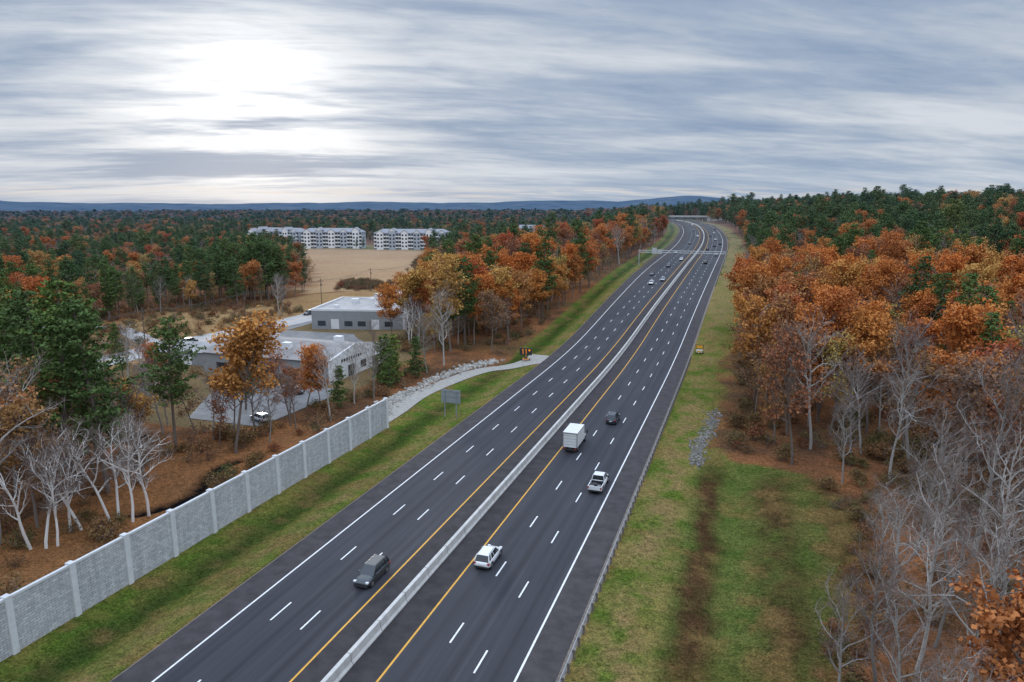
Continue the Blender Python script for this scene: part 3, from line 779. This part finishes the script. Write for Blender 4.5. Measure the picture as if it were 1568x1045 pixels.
for i,(o_,y,dr,pm,kd) in enumerate([(-39,300,math.pi,W_paint,'suv'),(-35.5,312,math.pi,S_paint,'suv'),(-42.7,330,math.pi,D_paint,'sedan'),(-39,365,math.pi,B_paint,'suv'),(-35.5,398,math.pi,W_paint,'suv'),(-42.7,440,math.pi,S_paint,'sedan'),
    (-21.5,385,0,D_paint,'suv'),(-17.9,430,0,S_paint,'suv'),(-25,470,0,B_paint,'suv'),(-21.5,500,0,D_paint,'suv'),(-17.9,520,0,D_paint,'suv'),(-21.5,560,0,W_paint,'suv'),(-25,610,0,D_paint,'suv'),(-21.5,650,0,W_paint,'sedan'),(-35.5,600,math.pi,W_paint,'suv'),(-39,700,math.pi,D_paint,'suv'),(-17.9,720,0,D_paint,'suv'),(-39,520,math.pi,D_paint,'suv'),(-35.5,820,math.pi,W_paint,'suv')]):
    nm={'suv':'suv','sedan':'sedan_car'}[kd]
    car(nm,o_+float(cx(y)),y,dr+math.atan(2*1.7e-4*max(0,y-420)),pm,4.7,1.88,1.7 if kd=='suv' else 1.45,kd,False)
for x,y,rz,pm in [(-151,153,0.0,D_paint),(-147.5,183,.05,B_paint),(-151,210,3.1,D_paint),(-146,214,0,B_paint),(-152,262,0,W_paint),(-155,300,3.1,D_paint),(-152,238,3.1,S_paint)]:
    car('suv',x,y,rz,pm,4.7,1.88,1.7,'suv',False,z=.13)
for x,y,rz,pm in [(-83,99,1.2,S_paint),(-98,119.5,1.6,B_paint),(-102,117,1.57,S_paint),(-97,170.5,.1,W_paint),(-94.5,181,.1,D_paint),(-89,117,1.5,D_paint)]:
    car('parked_car',x,y,rz,pm,4.6,1.85,1.55,'suv',False,z=.10)

# ------------------------------------------------------------------ signs etc.
M_signback=simple('sign_back_aluminium',(.34,.37,.38),.5,.08,1,metal=.3)
root=empty('highway_sign',(-51,113,float(Hh(-51,113))))
mb=MB(); mb.box(-1.95,1.95,.06,.10,2.7,5.3,0)
for z_ in (3.0,4.0,5.0): mb.box(-1.9,1.9,.0,.055,z_-.04,z_+.04,1)
mb.box(-1.25,-1.10,-.16,-.01,-.5,5.2,1); mb.box(1.10,1.25,-.16,-.01,-.5,5.2,1)
mb.box(-1.95,1.95,.103,.108,2.7,5.3,2)
mb.obj('panel_and_posts',[M_signback,M_galv,simple('sign_green',(.02,.16,.09),.5,.05,1)],root)
m_led,N=newmat('amber_led'); e=N.n('ShaderNodeEmission'); e.inputs[0].default_value=(1,.33,.02,1); e.inputs[1].default_value=.9; o=N.n('ShaderNodeOutputMaterial'); N.set(o.inputs[0],e.outputs[0])
M_org=simple('safety_orange',(.75,.26,.03),.5,.1,2)
root=empty('message_board_trailer',(-52.3,163,float(Hh(-52.3,163))),math.radians(8))
mb=MB(); mb.box(-1.6,1.6,-.1,.15,1.5,3.3,0)
for cx0 in (-.75,.05):
    mb.box(cx0,cx0+.13,-.125,-.104,1.75,3.05,1); mb.box(cx0-.16,cx0-.01,-.125,-.104,2.8,2.95,1)
mb.box(.75,1.2,-.125,-.104,2.55,3.0,1)
mb.tube((0,0,.5),(0,0,1.5),.09,.09,8,2); mb.box(-.8,.8,-.5,.5,.45,.65,2); mb.box(-.4,.4,-.3,.4,.65,1.0,0)
for sx_ in (-1,1):
    mb.tube((sx_*.95,0,.33),(sx_*1.12,0,.33),.33,.33,12,3,cap=True)
mb.tube((0,-.6,.5),(0,-2.2,.45),.05,.05,6,2)
mb.obj('board_and_trailer',[M_trim,m_led,M_org,M_tire],root)
root=empty('arrow_board_trailer',(-10.6,184,float(Hh(-10.6,184))),math.radians(-4))
mb=MB(); mb.box(-1.0,1.0,-.05,.08,1.3,2.35,0); mb.box(-.85,.85,-.075,-.054,1.42,2.22,1); mb.tube((0,0,.6),(0,0,1.3),.08,.08,8,2)
mb.box(-.8,.8,-.7,.5,.4,.95,2); mb.box(-.45,.45,-.75,-.705,.45,.85,1)
mb.tube((-.8,0,.3),(-1,0,.3),.3,.3,12,3,cap=True); mb.tube((.8,0,.3),(1,0,.3),.3,.3,12,3,cap=True); mb.tube((0,-.7,.5),(0,-2,.4),.05,.05,6,2)
mb.obj('board_and_trailer',[M_trim,simple('amber_panel',(.85,.42,.04),.4,.2,3),simple('trailer_white',(.62,.6,.56),.5,.1,2),M_tire],root)
gy=372.0; gz=float(zr(gy)); root=empty('overhead_sign_gantry',(0,gy,gz)); mb=MB(); xl,xr=-55.5,-11.0
for x in (xl,xr):
    for yy_ in (-.6,.6): mb.tube((x,yy_,-1.5),(x,yy_,8.0),.17,.14,8)
    for k in range(4): mb.tube((x,-.6,k*2),(x,.6,k*2+1.6),.06,.06,4)
for z_ in (6.6,7.7):
    for yy_ in (-.6,.6): mb.tube((xl,yy_,z_),(xr,yy_,z_),.10,.10,6)
k=xl; i=0
while k<xr-1.4:
    za,zb=(6.6,7.7) if i%2 else (7.7,6.6)
    for yy_ in (-.6,.6): mb.tube((k,yy_,za),(k+1.48,yy_,zb),.045,.045,4)
    k+=1.48; i+=1
mb.obj('truss',[simple('gantry_steel',(.5,.52,.53),.5,.1,1,metal=.3)],root)
mb=MB(); mb.box(-48.5,-46.0,-.95,-.85,6.0,9.2); mb.box(-45.6,-43.4,-.95,-.85,6.0,8.4); mb.obj('sign_panels',[simple('pale_sign_back',(.55,.56,.57),.6,.06,1)],root)
oy=1010.0; oc=-30+float(cx(oy)); oz=float(zr(oy)); root=empty('highway_overpass',(oc,oy,oz)); mb=MB()
mb.box(-60,60,-7,7,6.0,7.2,0); mb.box(-60,60,-7.3,-7.0,6.0,8.2,0); mb.box(-60,60,7.0,7.3,6.0,8.2,0)
for x in (-26,0,26): mb.box(x-.7,x+.7,-5,5,-1,6.0,0)
mb.box(-60,-32,-7,7,-3,6.0,0); mb.box(32,60,-7,7,-3,6.0,0); mb.obj('deck_piers_abutments',[M_conc],root)
M_wood=simple('weathered_wood',(.12,.09,.07),.9,.2,3)
py=[105,148,190,235,280,322]
for i,y in enumerate(py):
    x=-162.5 if y<250 else -166+(y-280)*.02; z=float(Hh(x,y)); root=empty('utility_pole',(x,y,z)); mb=MB()
    mb.tube((0,0,-.8),(0,0,10.6),.17,.11,8,cap=True); mb.box(-1.2,1.2,-.17,-.06,9.5,9.63)
    for k in (-1.1,-.4,.4,1.1): mb.tube((k,-.1,9.64),(k,-.1,9.85),.05,.04,6)
    mb.tube((.28,0,7.6),(.28,0,8.5),.2,.2,8,cap=True)
    mb.obj('pole_and_crossarm',[M_wood],root)
    if i<len(py)-1:
        mb=MB(); dy=py[i+1]-y; x2=(-162.5 if py[i+1]<250 else -166+(py[i+1]-280)*.02)-x; z2=float(Hh(x+x2,py[i+1]))-z
        for k in (-1.1,-.4,.4,1.1):
            for s_ in range(8):
                a_,b_=s_/8,(s_+1)/8; f_=lambda t:(k+x2*t,-.1+dy*t,9.86+z2*t-1.0*4*t*(1-t))
                mb.tube(f_(a_),f_(b_),.018,.018,3)
        mb.obj('wires',[M_trim],root)

# ------------------------------------------------------------------ buildings
M_roofg=simple('grey_roof_membrane',(.33,.32,.32),.85,.3,.25); M_wallg=simple('grey_metal_wall',(.28,.29,.30),.7,.1,.6)
M_wallw=simple('white_cladding',(.72,.73,.74),.7,.07,.7); M_win=simple('window_glass',(.03,.04,.05),.12,.2,.7,spec=.7)
M_roofb=simple('brown_grey_roof',(.24,.225,.22),.85,.3,.3)
root=empty('commercial_warehouse',(-121,203,0.0),math.radians(14)); mb=MB()
mb.box(-15,15,-15,15,-.3,6.0,0); mb.box(-14.6,14.6,-14.6,14.6,6.003,6.2,1)
for a_ in ((-15.1,15.1,-15.1,-14.65),(-15.1,15.1,14.65,15.1),(-15.1,-14.65,-14.648,14.648),(14.65,15.1,-14.648,14.648)): mb.box(*a_,6.004,6.7,2)
for k in range(6): mb.box(-13+k*4.4,-10.4+k*4.4,-15.06,-15.01,.2 if k in(1,4) else 1.2,3.4 if k in (1,4) else 2.8,3 if k not in (1,4) else 2)
for k in range(5): mb.box(15.01,15.06,-12+k*5,-9.5+k*5,1.2,3.0,3)
mb.box(15.0,15.9,-15.3,-9,.0,5.6,2)
for (a_,b_,s_) in ((-8,4,1.6),(3,-5,1.3),(8,7,1.8),(-3,9,1.1),(-10,-8,1.0)): mb.box(a_,a_+s_*1.6,b_,b_+s_,6.2,6.2+s_*.8,2)
mb.tube((5,1,6.2),(5,1,8),.2,.2,8,2,cap=True)
mb.obj('walls_roof_doors',[M_wallg,M_roofg,M_wallw,M_win],root)
root=empty('white_storefront_building',(0,0,0)); mb=MB()
x0,x1,y0_,y1_=-122,-87,127,149
mb.box(x0,x1,y0_,y1_,-.3,4.8,0)
mb.add([(x0-.4,y0_-.5,4.8),(x1+.4,y0_-.5,4.8),(x1+.4,138,6.8),(x0-.4,138,6.8),(x0-.4,y1_+.5,4.8),(x1+.4,y1_+.5,4.8)],[(0,1,2,3),(3,2,5,4),(0,3,4),(1,5,2)],1)
mb.add([(x1+.8,126.3,-.2),(x1+.8,149.7,-.2),(x1+.8,149.7,5.2),(x1+.8,138,7.4),(x1+.8,126.3,5.2),(x1+.42,126.3,-.2),(x1+.42,149.7,-.2),(x1+.42,149.7,5.2),(x1+.42,138,7.4),(x1+.42,126.3,5.2)],[(0,1,2,3,4),(9,8,7,6,5),(4,3,8,9),(3,2,7,8),(0,4,9,5),(1,6,7,2)],2)
for k in range(4): mb.box(x1+.82,x1+.87,128.3+k*5.4,130.8+k*5.4,.1 if k==1 else 1.0,2.7,3)
for k in range(9): mb.box(x1+.82,x1+.86,131+k*1.0,131.6+k*1.0,3.9,4.6,3)
for k in range(5): mb.box(x0+4+k*6.5,x0+7+k*6.5,126.9,126.96,1.1,2.6,3)
for (a_,b_) in ((-115,143),(-103,132),(-96,143)): mb.box(a_,a_+2,b_,b_+1.6,5.2,7.3,2)
mb.obj('walls_roof_front',[M_wallg,M_roofb,M_wallw,M_win],root)
root=empty('storage_shed',(-131,136,0),.1); mb=MB(); mb.box(-6,6,-5,5,-.3,3.4,0); mb.add([(-6.3,-5.4,3.4),(6.3,-5.4,3.4),(6.3,0,5),(-6.3,0,5),(-6.3,5.4,3.4),(6.3,5.4,3.4)],[(0,1,2,3),(3,2,5,4),(0,3,4),(1,5,2)],1); mb.box(-2,1,-5.06,-5.01,.1,2.6,2)
mb.obj('walls_roof_door',[M_wallg,M_roofg,M_wallw],root)
M_sid=simple('apartment_siding',(.42,.46,.52),.8,.08,.3); M_wh=simple('white_trim',(.80,.81,.82),.8,.05,.3); M_shing=simple('shingle_roof',(.27,.28,.31),.9,.15,.4)
def apartment(x,y,rz,L,D=19,st=4):
    root=empty('apartment_building',(x,y,float(Hh(x,y))+1.2),rz); h=3.4; Ht=st*h+.6
    w=MB(); w.box(-L/2,L/2,-D/2,D/2,-3,Ht,0)
    nb=max(3,int(L/11)); bw=L/nb; wi=MB(); rf=MB(); bl=MB()
    for i in range(nb):
        c_=-L/2+bw*(i+.5); m_=1 if i%2==0 else 0
        yf=-D/2; eh=1.6 if i%3==1 else 0
        w.box(c_-bw*.27,c_+bw*.27,yf-1.6,yf-.003,-3,Ht+.3+eh,m_)
        rf.add([(c_-bw*.31,yf-2.0,Ht+.3+eh),(c_+bw*.31,yf-2.0,Ht+.3+eh),(c_,yf-2.0,Ht+3.0+eh),(c_-bw*.31,0,Ht+.3+eh),(c_+bw*.31,0,Ht+.3+eh),(c_,0,Ht+3.0+eh)],[(0,2,5,3),(2,1,4,5)],0)
        w.add([(c_-bw*.28,yf-1.62,Ht+.3+eh),(c_+bw*.28,yf-1.62,Ht+.3+eh),(c_,yf-1.62,Ht+2.75+eh)],[(0,1,2)],1)
        for s_ in range(st):
            z=.6+s_*h
            for dx in (-bw*.14,bw*.14): 
                wi.box(c_+dx-.8,c_+dx+.8,yf-1.68,yf-1.61,z+.75,z+2.35,0)
            for sd in (-1,1):
                cb=c_+sd*bw*.385
                wi.box(cb-bw*.085,cb+bw*.085,yf-.06,yf-.01,z+.1,z+2.45,0)
                bl.box(cb-bw*.1,cb+bw*.1,yf-1.5,yf-.07,z-.12,z+.02,0); bl.box(cb-bw*.1,cb+bw*.1,yf-1.5,yf-1.42,z+.02,z+1.0,0)
    for sx_ in (-1,1):
        for s_ in range(st):
            for k in (-6,-2,2,6):
                a_,b_=sorted((sx_*(L/2+.01),sx_*(L/2+.06))); wi.box(a_,b_,k-.6,k+.6,1.3+s_*h,2.8+s_*h,0)
    rf.add([(-L/2-.6,-D/2-.6,Ht+.004),(L/2+.6,-D/2-.6,Ht+.004),(L/2+.6,D/2+.6,Ht+.004),(-L/2-.6,D/2+.6,Ht+.004),(-L/2+6,0,Ht+3.6),(L/2-6,0,Ht+3.6)],[(0,1,5,4),(1,2,5),(2,3,4,5),(3,0,4)],0)
    w.obj('walls',[M_sid,M_wh],root); wi.obj('windows',[M_win],root); rf.obj('roof',[M_shing],root); bl.obj('balconies',[M_wh],root)
apartment(-449,584,math.radians(-6),66); apartment(-383,580,math.radians(20),58); apartment(-300,586,math.radians(14),70,20)
for (x,y) in [(-262,590),(-256,575),(-430,560),(-350,566),(-345,570)]: put(P_pine[0],x,y,.45)
def house(x,y,rz,w,d,h):
    root=empty('white_house',(x,y,float(Hh(x,y))),rz); mb=MB()
    mb.box(-w/2,w/2,-d/2,d/2,-1,h,0); mb.add([(-w/2-.4,-d/2-.5,h),(w/2+.4,-d/2-.5,h),(w/2+.4,0,h+d*.32),(-w/2-.4,0,h+d*.32),(-w/2-.4,d/2+.5,h),(w/2+.4,d/2+.5,h)],[(0,1,2,3),(3,2,5,4),(0,3,4),(1,5,2)],1)
    for k in range(int(w/3.2)):
        for s_ in range(int(h/2.9)): mb.box(-w/2+1+k*3.2,-w/2+2.2+k*3.2,-d/2-.06,-d/2-.01,1+s_*2.9,2.4+s_*2.9,2)
    mb.obj('walls_roof_windows',[M_wh,M_shing,M_win],root)
house(-215,690,.1,26,14,16.5); house(-182,700,-.1,24,14,17); house(-150,712,.2,18,12,16)

# ------------------------------------------------------------------ world / light / camera
w=bpy.data.worlds.new('World'); scene.world=w; w.use_nodes=True; nt=w.node_tree; nt.nodes.clear(); N=NT(nt)
sky=N.n('ShaderNodeTexSky'); sky.sky_type='NISHITA'; sky.sun_disc=False; sky.sun_elevation=SUN_EL; sky.sun_rotation=SUN_AZ
tc=N.n('ShaderNodeTexCoord').outputs['Generated']
vr=N.n('ShaderNodeVectorRotate'); vr.rotation_type='Z_AXIS'; N.set(vr.inputs['Vector'],tc); vr.inputs['Angle'].default_value=math.radians(-YAW)
sp_=N.n('ShaderNodeSeparateXYZ'); N.set(sp_.inputs[0],vr.outputs[0])
X_,Y_,Z_=sp_.outputs; zc=N.m('MAXIMUM',Z_,0.0); dn=N.m('ADD',zc,.10)
pxn=N.m('DIVIDE',X_,dn); pyn=N.m('DIVIDE',Y_,dn)
def cvec(a,b):
    c_=N.n('ShaderNodeCombineXYZ'); N.set(c_.inputs[0],a); N.set(c_.inputs[1],b); return c_.outputs[0]
v1=cvec(N.m('ADD',N.m('MULTIPLY',pxn,.22),N.m('MULTIPLY',pyn,.08)),N.m('ADD',N.m('MULTIPLY',pyn,.62),N.m('MULTIPLY',pxn,-.10)))
v2=cvec(N.m('MULTIPLY',pxn,.9),N.m('ADD',N.m('MULTIPLY',pyn,2.4),N.m('MULTIPLY',pxn,-.5)))
v3=cvec(N.m('MULTIPLY',pxn,3.2),N.m('ADD',N.m('MULTIPLY',pyn,6.0),N.m('MULTIPLY',pxn,-1.4)))
nA=N.noise(v1,1.4,5,.5,.5); nB=N.noise(v2,1.5,6,.6,.5); nC=N.noise(v3,1.2,4,.6,.3)
cl=N.m('ADD',N.m('ADD',N.m('MULTIPLY',nA,.68),N.m('MULTIPLY',nB,.22)),N.m('MULTIPLY',nC,.10))
c=N.ramp(cl,[(.38,(.26,.35,.50)),(.46,(.36,.44,.57)),(.53,(.50,.56,.65)),(.62,(.67,.71,.77))])
GE=.115
dt=N.n('ShaderNodeVectorMath',operation='DOT_PRODUCT'); N.set(dt.inputs[0],tc); dt.inputs[1].default_value=Vector((math.sin(SUN_AZ)*math.cos(GE),math.cos(SUN_AZ)*math.cos(GE),math.sin(GE)))
ang=N.m('ARCCOSINE',N.m('MINIMUM',dt.outputs['Value'],.99999))
g1=N.m('POWER',2.718,N.m('MULTIPLY',N.m('POWER',N.m('DIVIDE',ang,.12),2.0),-1.0))
g2=N.m('POWER',2.718,N.m('MULTIPLY',N.m('POWER',N.m('DIVIDE',ang,.32),2.0),-1.0))
thin=N.mr(cl,.42,.54,.14,1.0)
c=N.mix(1.0,c,N.mix(1.0,(.64,.60,.52),N.m('MULTIPLY',g1,thin),'MULTIPLY'),'ADD')
c=N.mix(1.0,c,N.mix(1.0,(.17,.16,.145),N.m('MULTIPLY',g2,thin),'MULTIPLY'),'ADD')
hz=N.m('POWER',2.718,N.m('MULTIPLY',N.m('DIVIDE',zc,.035),-1.0))
c=N.mix(N.m('MULTIPLY',hz,.75),c,(.42,.52,.65))
hb=N.m('POWER',2.718,N.m('MULTIPLY',N.m('POWER',N.m('DIVIDE',N.m('SUBTRACT',zc,.020),.008),2.0),-1.0))
c=N.mix(N.m('MULTIPLY',hb,N.mr(nB,.44,.64,0,.6)),c,(.76,.70,.64))
up=N.mr(zc,.30,.8,1.0,3.6); cc=N.n('ShaderNodeCombineColor'); [N.set(cc.inputs[i],up) for i in range(3)]
c=N.mix(1.0,c,cc.outputs[0],'MULTIPLY')
c10=N.mix(1.0,c,(10,10,10),'MULTIPLY')
c=N.mix(.98,sky.outputs[0],c10)
bg=N.n('ShaderNodeBackground'); N.set(bg.inputs[0],c); bg.inputs[1].default_value=.1
o=N.n('ShaderNodeOutputWorld'); N.set(o.inputs[0],bg.outputs[0])
sl=bpy.data.lights.new('sun','SUN'); sl.energy=1.0; sl.angle=math.radians(16); sl.color=(1,.95,.88)
so=link(bpy.data.objects.new('sun',sl)); so.rotation_euler=(-sundir).to_track_quat('-Z','Y').to_euler()
cam=bpy.data.cameras.new('camera'); cam.sensor_width=36; cam.lens=24; cam.clip_end=20000; cam.clip_start=.5
co=link(bpy.data.objects.new('camera',cam)); co.location=(0,0,38.6); co.rotation_euler=(math.radians(90-11.05),0,math.radians(YAW)); scene.camera=co
scene.view_settings.view_transform='Standard'; scene.view_settings.look='None'; scene.view_settings.exposure=0
